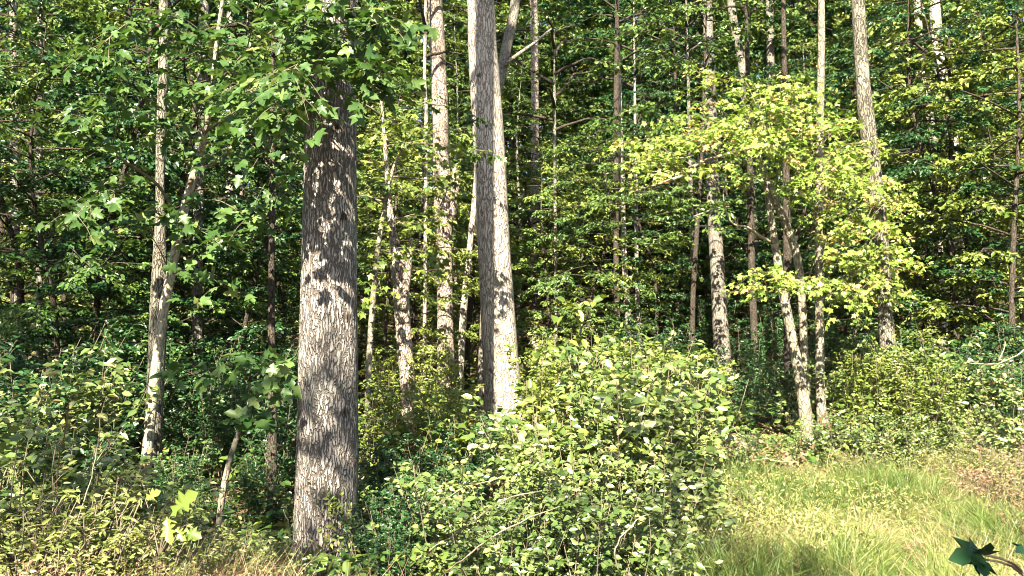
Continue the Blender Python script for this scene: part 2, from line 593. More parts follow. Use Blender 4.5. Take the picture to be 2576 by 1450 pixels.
# ---- the named trees of the picture
T1Y, T2Y = 7.5, 14.4
t1 = px_path([(815, 1480, 152), (822, 1240, 150), (826, 900, 143), (829, 600, 136), (831, 300, 131), (832, 100, 128), (833, 0, 126)], T1Y)
t1 = np.vstack([t1, [t1[-1, 0] + .05, t1[-1, 1] + .1, 9, .19], [t1[-1, 0] + .05, t1[-1, 1] + .2, 13.5, .155], [t1[-1, 0] - .05, t1[-1, 1] + .2, 19, .06]])
tree('furrowed_tree', t1, 'bark_furrow', 'thick grey tree with deeply furrowed bark standing between the dark thicket and the bright shrubs',
     crown=high_crown(14, 20, 3.2, 14), seg=96, step=.035, flare=.10, rough=.018, seed=3, ridges=.028)
t2 = px_path([(1275, 1100, 96), (1268, 1000, 92), (1256, 850, 88), (1247, 700, 84), (1237, 500, 81), (1226, 300, 79), (1213, 100, 74), (1208, 0, 70)], T2Y)
t2 = np.vstack([t2, [t2[-1, 0] - .25, T2Y, 11, .2], [t2[-1, 0] - .5, T2Y, 16, .14], [t2[-1, 0] - .5, T2Y, 21, .05]])
tree('pale_leaning_tree', t2, 'bark_pale', 'pale smooth-barked tall tree leaning left with a dark shadow band down its trunk',
     crown=high_crown(13.5, 22, 3.6), seg=48, step=.06, flare=.18, rough=.03, seed=4, ridges=.008)
t3 = px_path([(1122, 960, 44), (1120, 800, 40), (1118, 640, 41), (1113, 480, 48), (1108, 400, 44), (1106, 250, 42), (1101, 120, 40), (1095, 0, 38)], 17.5, 22)
tree('flaky_bark_tree', t3, 'bark_flaky', 'tan flaky-barked tree with a burl and short fork beside the pale leaning tree',
     crown=high_crown(13, 22, 3.2), seg=28, step=.1, rough=.05, seed=5, ridges=.02,
     limbs_px=[px_path([(1132, 560, 20), (1141, 500, 22), (1146, 450, 20), (1142, 420, 8)], 17.4, base=False)])
t5 = px_path([(1030, 1110, 38), (1029, 1020, 37), (1020, 900, 38), (1013, 800, 40), (1008, 720, 40), (1003, 660, 36), (990, 600, 22), (982, 540, 16)], 12.5, 6.2)
tree('curved_snag_tree', t5, 'bark_flaky', 'short crooked tree with pale flaking bark rising from the shrubs beside the furrowed tree',
     crown=dict(z0=3.6, z1=6.4, R=1.5, nl=12, ntw=5, tw=.5, per=12, ls=.12, shape='maple_s', mat='leaf_forest', rl=.02, rt=.004), seg=20, step=.08, rough=.07, seed=6, ridges=.03,
     limbs_px=[px_path([(1013, 780, 22), (1024, 700, 20), (1030, 650, 14), (1036, 600, 8)], 12.4, base=False)])
tree('pale_thin_tree', px_path([(1156, 960, 20), (1162, 850, 19), (1170, 740, 17), (1184, 600, 15), (1196, 480, 14)], 18, 12), 'bark_pale',
     'thin pale stem leaning right behind the tall leaning tree', seg=14, seed=7, crown=high_crown(8.5, 12, 2.0, 10, ls=.14))
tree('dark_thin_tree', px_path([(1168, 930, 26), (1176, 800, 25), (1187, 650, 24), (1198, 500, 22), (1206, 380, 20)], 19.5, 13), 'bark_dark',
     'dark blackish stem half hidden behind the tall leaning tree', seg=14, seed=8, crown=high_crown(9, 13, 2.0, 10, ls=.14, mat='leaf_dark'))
t6 = px_path([(1238, 330, 22), (1250, 240, 24), (1262, 180, 26), (1276, 110, 27), (1292, 40, 26), (1302, -20, 25)], 16.2, base=False)
g0 = pw(1225, 700, 16.2)
t6 = np.vstack([[g0[0] - .1, 16.2, gz(g0[0], 16.2) - .1, .12], [g0[0], 16.2, g0[2], .10], t6])
t6 = np.vstack([t6, [t6[-1, 0] + .5, 16.3, 11, .07], [t6[-1, 0] + .8, 16.3, 14.5, .03]])
tree('forked_tree', t6, 'bark_grey', 'mottled grey stem emerging right of the pale leaning tree with a bare side limb', seg=18, seed=9, crown=high_crown(9.5, 14.5, 2.2, 12, ls=.14),
     limbs_px=[px_path([(1268, 165, 12), (1300, 140, 10), (1345, 108, 8), (1388, 72, 5)], 16.1, base=False)])

# left: old stem with the young maple crossing it
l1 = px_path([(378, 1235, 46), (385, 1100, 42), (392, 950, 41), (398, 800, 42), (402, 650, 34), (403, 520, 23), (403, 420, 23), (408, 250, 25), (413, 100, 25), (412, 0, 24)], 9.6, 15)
tree('mottled_stem_tree', l1, 'bark_shaded', 'tall grey mottled stem on the left with the slim young maple leaning across it', seg=24, step=.07, seed=10, rough=.05, ridges=.02, flare=.2,
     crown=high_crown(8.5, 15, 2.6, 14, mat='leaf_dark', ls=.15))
MY = 8.9
mt = px_path([(362, 1230, 26), (376, 1080, 25), (392, 930, 25), (412, 780, 24), (430, 690, 23), (448, 600, 22), (468, 510, 21), (492, 425, 19), (514, 345, 15, 8.7), (532, 230, 12, 8.5), (545, 110, 11, 8.4), (560, 0, 9, 8.3), (572, -90, 6, 8.2)], MY)
mapl = [px_path([(496, 430, 10), (520, 420, 10), (552, 400, 9, 8.6), (580, 375, 7, 8.5), (606, 338, 5, 8.4)], 8.8, base=False),
        px_path([(520, 330, 8, 8.6), (590, 280, 7, 8.0), (680, 225, 6, 7.3), (770, 192, 5, 6.8), (880, 186, 4, 6.5), (985, 150, 3, 6.4)], 8.6, base=False),
        px_path([(455, 560, 7, 8.8), (400, 470, 8, 8.4), (350, 430, 7, 8.2), (280, 385, 6, 8.0), (205, 335, 4, 7.8)], 8.8, base=False),
        px_path([(532, 230, 7, 8.5), (620, 130, 6, 7.8), (720, 60, 5, 7.2), (840, 30, 4, 6.7), (960, 20, 3, 6.5)], 8.5, base=False),
        px_path([(540, 160, 7, 8.4), (470, 90, 6, 8.0), (390, 60, 4, 7.8)], 8.4, base=False)]


def young_maple():
    org = mt[0, :3].copy()
    root = obj('young_maple', None, None, org, 'young maple with slim forked stem and large lobed leaves overhanging the furrowed trunk', 'maple tree')
    V, F = trunk_geo(np.hstack([mt[:, :3] - org, mt[:, 3:]]), 16, .06, .2, .05, 21)
    obj('trunk', mesh('trunk', V, F, M['bark_sapling'], smooth=True), root)
    for k, lp in enumerate(mapl):
        V, F = trunk_geo(np.hstack([lp[:, :3] - org, lp[:, 3:]]), 8, .08, .0, .06, 30 + k)
        obj('limb', mesh('limb', V, F, M['twig'] if k else M['bark_sapling'], smooth=True), root)
    g = np.random.default_rng(77)
    limbs = [lp[:, :3] for lp in mapl]
    # spray axes where the picture shows leaves: (px, py, Y) from -> to
    for a, b in [((606, 338, 8.4), (760, 300, 7.6)), ((606, 338, 8.4), (690, 420, 7.8)), ((770, 192, 6.8), (930, 60, 6.3)), ((700, 215, 7.2), (740, 60, 6.6)),
                 ((770, 192, 6.8), (960, 230, 6.5)), ((720, 60, 7.2), (880, -60, 6.6)), ((840, 30, 6.7), (1010, 90, 6.3)), ((205, 335, 7.8), (180, 290, 7.2)),
                 ((350, 430, 8.2), (190, 545, 7.4)), ((400, 470, 8.4), (270, 500, 7.6)), ((430, 690, 8.9), (330, 560, 8.0)), ((448, 600, 8.9), (410, 540, 7.9)),
                 ((492, 425, 8.8), (400, 310, 7.9)), ((514, 345, 8.7), (440, 220, 7.8)), ((514, 345, 8.7), (600, 180, 7.6)), ((532, 230, 8.5), (460, 60, 7.7)), ((532, 230, 8.5), (560, 90, 7.6)),
                 ((545, 110, 8.4), (650, -40, 7.5)), ((545, 110, 8.4), (330, 20, 7.6)), ((448, 600, 8.9), (560, 620, 8.2)), ((468, 510, 8.9), (640, 560, 8.2)), ((620, 130, 7.8), (680, -50, 7.0)),
                 ((430, 690, 8.9), (560, 720, 8.4)), ((606, 338, 8.4), (720, 520, 8.2)), ((390, 60, 7.8), (250, 120, 7.2)), ((720, 60, 7.2), (760, -120, 6.6)), ((840, 30, 6.7), (900, -150, 6.2)),
                 ((620, 130, 7.8), (830, 120, 6.9)), ((680, 225, 7.3), (860, 90, 6.7)), ((540, 160, 8.4), (700, 330, 7.7)), ((280, 385, 8.0), (330, 220, 7.4)), ((680, 225, 7.3), (700, 270, 6.1)), ((770, 192, 6.8), (765, 262, 6.2)), ((680, 225, 7.3), (660, 300, 6.4)), ((770, 192, 6.8), (730, 200, 6.0)), ((700, 215, 7.2), (640, 230, 6.3))]:
        A, B = pw(*a), pw(*b)
        mid = (A + B) / 2 + np.array([0, 0, .12])
        limbs.append(smooth_path([A, mid, B], 7))
    L, tb = foliate(limbs, g, 6, .55, 10, .128, 'maple', .75, .45, jit=.6, sag=.3)
    P, D, N, S, rn = L
    # the leaves that show largest stay single
    dist = np.linalg.norm(P - EYE, axis=1)
    scr = S / dist + .004 * np.random.default_rng(5).random(len(P))
    order = np.argsort(-scr)
    pick, rest = order[:290], order[290:]
    cr = obj('crown', crown_mesh('crown', (P[rest], D[rest], N[rest], S[rest], rn[rest]), 'maple', M['leaf_maple'], org), root, kind='stuff')
    single_leaves(cr, P[pick] - org, D[pick], N[pick], S[pick], 'maple', 'leaf_maple')
    obj('twigs', branch_mesh('twigs', limbs[5:], tb, .007, .003, M['twig'], org), root)
    print('young maple leaves', len(P))


def single_leaves(parent, P, D, N, S, shape, mat, nvar=5, vmax=.9):
    g = np.random.default_rng(9)
    T, F = LEAF[shape]
    vars_ = []
    for k in range(nvar):
        V = np.array(T, float)
        V[:, 2] += g.normal(0, .03, len(V))
        V[:, :2] *= 1 + g.normal(0, .05, (len(V), 2))
        vars_.append(mesh('leaf', V, F, M[mat], np.full(len(V), (k + .5) / nvar * vmax)))
    from mathutils import Matrix
    N = nrm(N - D * (N * D).sum(1, keepdims=True))
    X = np.cross(D, N)
    for k in range(len(P)):
        o = obj('leaf', vars_[k % nvar], parent)
        m = np.eye(4)
        m[:3, 0], m[:3, 1], m[:3, 2], m[:3, 3] = X[k] * S[k], D[k] * S[k], N[k] * S[k], P[k]
        o.matrix_local = Matrix(m.tolist())


young_maple()

# sapling with lobed leaves under the maple
def small_sapling(name, pts, Y, sprays, label, shape, ls, mat, per, nsingle, seed, bark='bark_smooth', ntw=6, tw=.3, group=None):
    g = np.random.default_rng(seed)
    sp = px_path(pts, Y)
    org = sp[0, :3].copy()
    root = obj(name, None, None, org, label, 'sapling', group)
    V, F = trunk_geo(np.hstack([sp[:, :3] - org, sp[:, 3:]]), 10, .05, .2, .06, seed)
    obj('trunk', mesh('trunk', V, F, M[bark], smooth=True), root)
    limbs = []
    for a, b in sprays:
        A, B = pw(*a), pw(*b)
        limbs.append(smooth_path([A, (A + B) / 2 + np.array([0, 0, .1]), B], 6))
    L, tb = foliate(limbs, g, ntw, tw, per, ls, shape, .75, .45, jit=.5, sag=.3)
    P, D, N, S, rn = L
    order = np.argsort(-S / np.linalg.norm(P - EYE, axis=1))
    pick, rest = order[:nsingle], order[nsingle:]
    cr = obj('crown', crown_mesh('crown', (P[rest], D[rest], N[rest], S[rest], rn[rest]), shape, M[mat], org), root)
    if nsingle:
        single_leaves(cr, P[pick] - org, D[pick], N[pick], S[pick], shape, mat)
    obj('twigs', branch_mesh('twigs', limbs, tb, .006, .0025, M['twig'], org), root)


small_sapling('maple_sapling', [(550, 1330, 17), (562, 1230, 16), (578, 1160, 15), (600, 1090, 13), (622, 1030, 9), (628, 960, 6)], 7.6,
              [((622, 1030, 7.6), (690, 975, 7.2)), ((628, 960, 7.6), (560, 930, 7.2)), ((628, 960, 7.6), (470, 945, 7.1)), ((600, 1090, 7.6), (640, 1060, 7.1)), ((628, 960, 7.6), (640, 900, 7.2)), ((628, 960, 7.6), (720, 930, 7.4))],
              'little crooked maple sapling with hand-sized lobed leaves in the dark gap beside the furrowed trunk', 'maple', .15, 'leaf_maple', 6, 60, 41)

small_sapling('broadleaf_seedling', [(1436, 1010, 9), (1445, 930, 8), (1458, 850, 6), (1470, 790, 4)], 10.2,
              [((1458, 850, 10.2), (1500, 840, 9.9)), ((1470, 790, 10.2), (1440, 770, 9.9)), ((1470, 790, 10.2), (1490, 760, 9.9)), ((1445, 930, 10.2), (1480, 890, 9.8)), ((1450, 900, 10.2), (1420, 860, 9.8))],
              'pale broad-leaved seedling poking above the shrub bank right of the pale leaning tree', 'oval', .17, 'leaf_light', 4, 24, 44, ntw=7, tw=.22)
small_sapling('drooping_seedling', [(1722, 1130, 9), (1724, 1050, 8), (1716, 980, 6), (1708, 925, 4)], 9.0,
              [((1708, 925, 9), (1740, 920, 8.8)), ((1708, 925, 9), (1675, 935, 8.7)), ((1716, 980, 9), (1760, 1000, 8.7)), ((1720, 1010, 9), (1680, 1000, 8.7)), ((1724, 1050, 9), (1780, 1040, 8.6)), ((1724, 1050, 9), (1790, 1080, 8.6)), ((1724, 1060, 9), (1750, 1110, 8.5))],
              'seedling with drooping pale leaves at the end of the shrub bank by the clearing', 'oval', .12, 'leaf_shrub', 8, 40, 45, ntw=8, tw=.26)

# right: yellow-green maple
RY = 12.2
rm = px_path([(2030, 1115, 34), (2026, 1040, 32), (2014, 960, 28), (1998, 880, 25), (1982, 800, 24), (1966, 720, 22), (1950, 620, 20), (1938, 540, 17), (1925, 470, 12), (1905, 380, 7)], RY)


def yellow_maple():
    org = rm[0, :3].copy()
    root = obj('yellow_green_maple', None, None, org, 'sunlit yellow-green understorey maple with several slanting stems at the edge of the grass clearing', 'maple tree')
    V, F = trunk_geo(np.hstack([rm[:, :3] - org, rm[:, 3:]]), 16, .07, .15, .06, 22)
    obj('trunk', mesh('trunk', V, F, M['bark_smooth'], smooth=True), root)
    stems = [px_path([(2030, 1000, 18), (2024, 900, 20), (2020, 800, 20), (2012, 690, 21), (1998, 620, 21), (1975, 560, 20), (1948, 500, 19), (1928, 445, 18), (1912, 400, 12), (1890, 330, 7)], RY + .15, base=False),
             px_path([(1940, 610, 8), (1905, 590, 8, 12), (1880, 572, 6, 11.8), (1840, 560, 5, 11.7), (1820, 500, 4, 11.6), (1828, 440, 4, 11.5)], RY, base=False),
             px_path([(1900, 370, 9), (1840, 385, 8, 11.9), (1760, 410, 10, 11.7), (1720, 440, 9, 11.6), (1660, 462, 6, 11.5), (1600, 480, 4, 11.4)], RY, base=False),
             px_path([(1835, 520, 4, 11.7), (1800, 525, 4, 11.6), (1745, 545, 3, 11.5)], RY, base=False)]
    for k, lp in enumerate(stems):
        V, F = trunk_geo(np.hstack([lp[:, :3] - org, lp[:, 3:]]), 10, .07, .0, .08, 60 + k)
        obj('stem' if k == 0 else 'limb', mesh('limb', V, F, M['bark_smooth'] if k == 0 else M['twig_pale'], smooth=True), root)
    g = np.random.default_rng(78)
    limbs = []
    sp = []
    for (x0, y0, x1, y1, n) in [(1700, 165, 1775, 215, 2), (1800, 190, 2040, 215, 7), (1660, 300, 1830, 280, 4), (1550, 350, 1650, 410, 4), (1640, 360, 1790, 340, 5), (1700, 330, 1860, 300, 5),
                                (1830, 290, 2020, 270, 7), (1830, 350, 2080, 330, 10), (1950, 300, 2170, 310, 7), (1940, 380, 2180, 400, 9), (2020, 440, 2210, 470, 7), (2060, 520, 2270, 520, 6), (2080, 590, 2240, 610, 6),
                                (2120, 660, 2270, 690, 6), (1900, 690, 2120, 720, 7), (1840, 720, 1960, 740, 3), (2070, 720, 2250, 760, 6), (1650, 390, 1760, 430, 3), (1820, 420, 1880, 450, 3), (2090, 370, 2240, 360, 5), (1960, 450, 2100, 520, 6), (2080, 450, 2270, 440, 7), (2100, 560, 2280, 570, 7), (2060, 640, 2230, 650, 7), (2020, 400, 2150, 440, 6), (1900, 320, 2000, 380, 6), (1780, 310, 1900, 380, 6), (1560, 380, 1640, 420, 4), (1960, 200, 2080, 230, 5), (1880, 250, 2060, 250, 6), (2180, 480, 2290, 500, 5), (2200, 620, 2290, 640, 5), (2160, 720, 2280, 740, 5)]:
        for k in range(n):
            f = (k + g.random()) / n
            Y1 = RY + g.uniform(-1.5, .9)
            if x1 > 2220 and k % 2:
                Y1 = RY + g.uniform(.9, 2.2)
            tip = (x0 + (x1 - x0) * f, y0 + (y1 - y0) * f + g.uniform(-15, 25), Y1)
            root_px = (1930 + (tip[0] - 1930) * g.uniform(.35, .75) + 10, min(tip[1] + g.uniform(20, 110), 760), RY + (Y1 - RY) * g.uniform(.1, .6))
            A, B = pw(*root_px), pw(*tip)
            limbs.append(smooth_path([A, (A + B) / 2 + np.array([0, 0, .18]), B], 6))
    L, tb = foliate(limbs, g, 5.0, .55, 22, .08, 'maple_s', .9, .35, jit=.7, sag=.35, start=.35, gap=.22)
    obj('crown', crown_mesh('crown', L, 'maple_s', M['leaf_yellow'], org), root)
    obj('branches', branch_mesh('branches', limbs, tb, .007, .0025, M['twig'], org), root)
    print('yellow maple leaves', len(L[0]))


yellow_maple()
r1 = px_path([(1824, 985, 46), (1820, 940, 42), (1814, 850, 40), (1809, 760, 38), (1805, 680, 37), (1800, 600, 35), (1796, 540, 33), (1788, 300, 30)], 20.5, 19)
tree('straight_dark_tree', r1, 'bark_grey', 'straight sun-dappled trunk standing alone in the dark gap behind the yellow-green maple', seg=24, step=.1, seed=12, crown=high_crown(11, 19, 2.8))
r3 = px_path([(2072, 1075, 30), (2064, 1000, 22), (2062, 850, 21), (2060, 700, 20), (2060, 500, 19), (2063, 300, 19), (2066, 150, 18), (2066, 0, 17)], 12.4, 14)
tree('slim_pale_tree', r3, 'bark_smooth', 'slim straight pale tree rising through the right side of the yellow-green maple', seg=16, step=.1, seed=13, crown=high_crown(9, 14, 2.0, 12, ls=.14))
r4 = px_path([(2243, 1030, 58), (2238, 930, 44), (2228, 800, 36), (2222, 680, 34), (2212, 560, 35), (2200, 450, 36), (2182, 320, 40), (2172, 220, 36), (2165, 120, 34), (2158, 0, 32)], 13.0, 18)
tree('crooked_mottled_tree', r4, 'bark_shaded', 'tall mottled leaning tree with a leafy vine around its foot beyond the clearing', seg=22, step=.1, seed=14, ridges=.02, rough=.06, crown=high_crown(10.5, 18, 2.8))
r5 = px_path([(2412, 800, 30), (2402, 500, 29), (2392, 320, 30), (2378, 250, 30), (2366, 180, 29), (2356, 80, 28), (2350, 0, 27)], 22, 19)
tree('white_trunk_tree', r5, 'bark_pale', 'bright whitish trunk high on the right, thicker of the pair', seg=20, step=.12, seed=15, crown=high_crown(12.5, 19, 2.6))
r6 = px_path([(2372, 800, 19), (2355, 500, 19), (2342, 320, 20), (2332, 250, 20), (2322, 180, 19), (2312, 80, 18), (2306, 0, 17)], 24, 19)
tree('white_thin_tree', r6, 'bark_pale', 'thin whitish trunk high on the right, slimmer of the pair', seg=16, step=.12, seed=16, crown=high_crown(13, 19, 2.2))

# further trunks, each with its own place: px at foot and head, row of head, width, distance
for k, (pts, Y, bark, label, top) in enumerate([
        ([(100, 900, 15), (98, 480, 15), (100, 250, 15), (103, 0, 14)], 14, 'bark_grey', 'thin grey stem among the leaves at the far left', 13),
        ([(500, 1000, 27), (496, 800, 26), (500, 500, 25), (510, 200, 26), (514, 0, 25)], 13.5, 'bark_grey', 'dim grey trunk behind the crossing stems of the young maple', 15),
        ([(580, 900, 22), (578, 600, 21), (577, 420, 20), (576, 300, 20)], 19, 'bark_pale', 'pale trunk glimpsed through gaps left of the furrowed tree', 15),
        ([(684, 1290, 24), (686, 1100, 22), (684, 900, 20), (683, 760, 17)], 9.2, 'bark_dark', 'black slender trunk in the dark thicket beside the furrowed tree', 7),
        ([(1346, 820, 24), (1345, 700, 24), (1346, 400, 22), (1345, 150, 20), (1343, 0, 20)], 24, 'bark_flaky', 'speckled pale trunk right of the tall leaning tree', 20),
        ([(1398, 700, 8), (1396, 420, 8), (1395, 250, 7)], 18, 'bark_grey', 'very thin straight sapling pole right of the tall leaning tree', 9),
        ([(1553, 860, 16), (1550, 600, 15), (1550, 300, 15), (1552, 100, 12)], 21, 'bark_dark', 'dark upright pole amid hillside leaves', 14),
        ([(1590, 900, 18), (1580, 800, 17), (1572, 680, 15), (1566, 500, 14)], 22, 'bark_pale', 'pale twin stem with bright patches low on the hillside, thicker of the two', 13),
        ([(1614, 900, 12), (1606, 800, 12), (1602, 680, 11), (1600, 500, 10)], 22.4, 'bark_pale', 'pale twin stem with bright patches low on the hillside, thinner of the two', 12),
        ([(1745, 960, 13), (1743, 800, 13), (1742, 620, 12), (1738, 480, 11)], 23, 'bark_grey', 'slender grey pole left of the dappled lone trunk', 14),
        ([(1890, 420, 22), (1868, 170, 22), (1850, 80, 21), (1838, 0, 20)], 26, 'bark_grey', 'grey slanting trunk above the yellow-green maple', 19),
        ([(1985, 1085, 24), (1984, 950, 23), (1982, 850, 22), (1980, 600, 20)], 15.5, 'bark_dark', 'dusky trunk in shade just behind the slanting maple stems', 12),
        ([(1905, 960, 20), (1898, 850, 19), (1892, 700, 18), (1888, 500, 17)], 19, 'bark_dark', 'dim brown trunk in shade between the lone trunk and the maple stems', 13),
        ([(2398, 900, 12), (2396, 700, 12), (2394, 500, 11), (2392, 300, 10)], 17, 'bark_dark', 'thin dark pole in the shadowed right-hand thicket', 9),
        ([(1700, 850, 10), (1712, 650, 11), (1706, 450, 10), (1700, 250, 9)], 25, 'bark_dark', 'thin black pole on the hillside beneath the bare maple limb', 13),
        ([(1940, 300, 20), (1938, 100, 20), (1936, 0, 20)], 30, 'bark_grey', 'straight grey trunk high behind the yellow-green maple top', 20),
        ([(1072, 330, 9), (1068, 200, 9), (1070, 60, 8)], 17, 'bark_pale', 'very thin pale pole hugging the flaky-barked tree', 11),
        ([(35, 900, 20), (38, 600, 20), (36, 300, 19), (34, 0, 18)], 17, 'bark_grey', 'grey shaded trunk by the leftmost thicket', 16)]):
    tree('slender_tree', px_path(pts, Y, top), bark, label, group='slender trunks among the leaves', seg=12, step=.2, seed=200 + k, rough=.05,
         crown=high_crown(top * .72, top, 1.5 + .4 * (k % 3), 9, ls=.14, mat='leaf_forest' if k % 2 else 'leaf_dark'))

tree('dark_layered_maple', px_path([(1748, 985, 14), (1742, 800, 13), (1752, 600, 12), (1765, 400, 9)], 18, 10.5), 'bark_dark', 'dark-leaved slim maple whose boughs hide the top of the lone dappled trunk', seg=12, step=.2, seed=240,
     crown=dict(z0=4.5, z1=11.5, R=2.2, nl=44, ntw=4.4, tw=.7, per=26, ls=.12, shape='oval', mat='leaf_forest', rl=.016, rt=.0035, bm='bark_dark', bias=.7))
tree('unseen_shade_tree', np.array([[-4.7, -3.2, gz(-4.7, -3.2) - .1, .09], [-4.4, -3.1, 4, .075], [-4.1, -3.0, 7.6, .05], [-4.0, -3, 10.3, .01]]), 'bark_grey', 'slim high-crowned tree added out of view to shade the furrowed trunk', seg=12, step=.2, seed=241,  # unseen, added so its crown shades the furrowed trunk's foot and the gap beside
     crown=dict(z0=7.9, z1=9.9, R=2.0, nl=22, ntw=4.2, tw=.6, per=22, ls=.14, shape='small', mat='leaf_forest', rl=.02, rt=.004, bm='bark_dark', wr=1.2))
tree('unseen_shade_tree', np.array([[-.9, -3.6, gz(-.9, -3.6) - .1, .045], [-.8, -3.5, 4, .038], [-.5, -3.2, 7.2, .028], [-.4, -3.1, 9.8, .01]]), 'bark_grey', 'slim high-crowned tree added out of view to shade the shrub bank', seg=12, step=.2, seed=242,  # unseen, added so its crown dapples the shrub bank and near grass
     crown=dict(z0=7.3, z1=9.5, R=1.6, nl=13, ntw=3.4, tw=.55, per=13, ls=.14, shape='small', mat='leaf_forest', rl=.02, rt=.004, bm='bark_dark', wr=1.2))
small_sapling('light_maple', [(925, 1010, 16), (935, 800, 15), (955, 600, 13), (985, 440, 9), (1010, 380, 5)], 12.0,
              [((1010, 380, 12), (1180, 320, 11.4)), ((1010, 380, 12), (1150, 375, 11.5)), ((985, 440, 12), (1130, 410, 11.6)), ((1010, 380, 12), (930, 345, 11.4)), ((985, 440, 12), (915, 420, 11.4)), ((970, 520, 12), (1060, 480, 11.5)),
               ((955, 600, 12), (920, 520, 11.5)), ((955, 600, 12), (1040, 560, 11.6)), ((950, 640, 12), (1085, 640, 11.6)), ((950, 640, 12), (1000, 660, 11.4)), ((945, 700, 12), (915, 640, 11.5)), ((1010, 380, 12), (1060, 300, 11.6)), ((1010, 380, 12), (960, 260, 11.8)), ((945, 700, 12), (960, 740, 11.5))],
              'light green young maple spreading between the furrowed trunk and the pale leaning tree', 'maple_s', .12, 'leaf_light', 11, 40, 43, ntw=5, tw=.5)

# ------------------------------------------------------------------ understorey and hillside trees (copies of a few)
def template(name, H, z0, R, nl, ntw, tw, per, ls, shape, mat, seed, r0, bark, bias=.7, droop=.25, gap=.0, wr=1.0):
    g = np.random.default_rng(seed)
    path = np.array([[0, 0, -.15, r0], [g.normal(0, .1), g.normal(0, .1), H * .3, r0 * .8], [g.normal(0, .3), g.normal(0, .2), H * .65, r0 * .5], [g.normal(0, .5), g.normal(0, .3), H * .97, r0 * .12]])
    return tree(name, path, bark, 'x', seg=10, step=.4, seed=seed, rough=.05,
                crown=dict(z0=z0, z1=H, R=R, nl=nl, ntw=ntw, tw=tw, per=per, ls=ls, shape=shape, mat=mat, bias=bias, droop=droop, gap=gap, rl=.016, rt=.0035, wr=wr, bm='bark_dark'))


UND = [template('understorey_tree', 7.0, .8, 2.4, 46, 4.4, .72, 56, .088, 'oval', 'leaf_forest', 301, .05, 'bark_dark'),
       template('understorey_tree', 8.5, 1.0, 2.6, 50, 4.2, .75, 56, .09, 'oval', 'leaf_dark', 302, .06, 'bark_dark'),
       template('understorey_tree', 6.0, .5, 2.1, 44, 4.8, .62, 54, .08, 'oval', 'leaf_light', 303, .045, 'bark_dark'),
       template('understorey_tree', 9.5, 1.6, 2.4, 50, 4.2, .72, 56, .088, 'oval', 'leaf_forest', 304, .055, 'bark_grey')]
TALL = [template('hillside_tree', 17, 1.8, 3.7, 76, 2.6, 1.15, 78, .145, 'small', 'leaf_forest', 311, .12, 'bark_dark', wr=1.25),
        template('hillside_tree', 20, 2.5, 4.0, 80, 2.5, 1.25, 82, .155, 'small', 'leaf_dark', 312, .14, 'bark_dark', wr=1.25),
        template('hillside_tree', 15, 1.4, 3.5, 72, 2.7, 1.1, 78, .14, 'small', 'leaf_light', 313, .10, 'bark_dark', wr=1.25)]
used = set()
LANDMARKS = [('the furrowed trunk', t1[0]), ('the pale leaning tree', t2[0]), ('the crooked flaking tree', t5[0]), ('the young maple', mt[0]), ('the lone dappled trunk', r1[0]), ('the yellow-green maple', rm[0]),
             ('the mottled leaning tree', r4[0]), ('the whitish trunk pair', r5[0]), ('the grass clearing', (3.2, 8)), ('the sunny left bank', (-3, 4.8)), ('the flaky-barked tree', t3[0]), ('the brush heap', (3, 10.8)),
             ('the maple sapling', pw(550, HZ, 7.6)), ('the arching canes', (-.2, 5.6))]


def where(x, y):
    d = [math.hypot(x - p[0], y - p[1]) for _, p in LANDMARKS]
    k = int(np.argmin(d))
    dx, dy = x - LANDMARKS[k][1][0], y - LANDMARKS[k][1][1]
    rel = 'beside' if abs(dy) < .7 * abs(dx) or abs(dy) < .8 else ('up the slope behind' if dy > 7 else 'behind' if dy > 0 else 'in front of')
    return rel + ' ' + LANDMARKS[k][0]




def place(tmpl, x, y, s, rot, label, group, cat='tree', mir=False):
    o = tmpl if id(tmpl) not in used else copy_tree(tmpl)
    used.add(id(tmpl))
    o.location = (x, y, float(gz(x, y)))
    o.rotation_euler = (0, 0, rot)
    o.scale = (-s if mir else s, s, s)
    o['label'], o['category'], o['group'] = label + ' ' + where(x, y), cat, group
    return o


g = np.random.default_rng(12)
U_LAB = ['bushy mid-green understorey tree', 'dark green layered understorey tree', 'light green low understorey tree', 'tall slim grey-stemmed understorey tree']
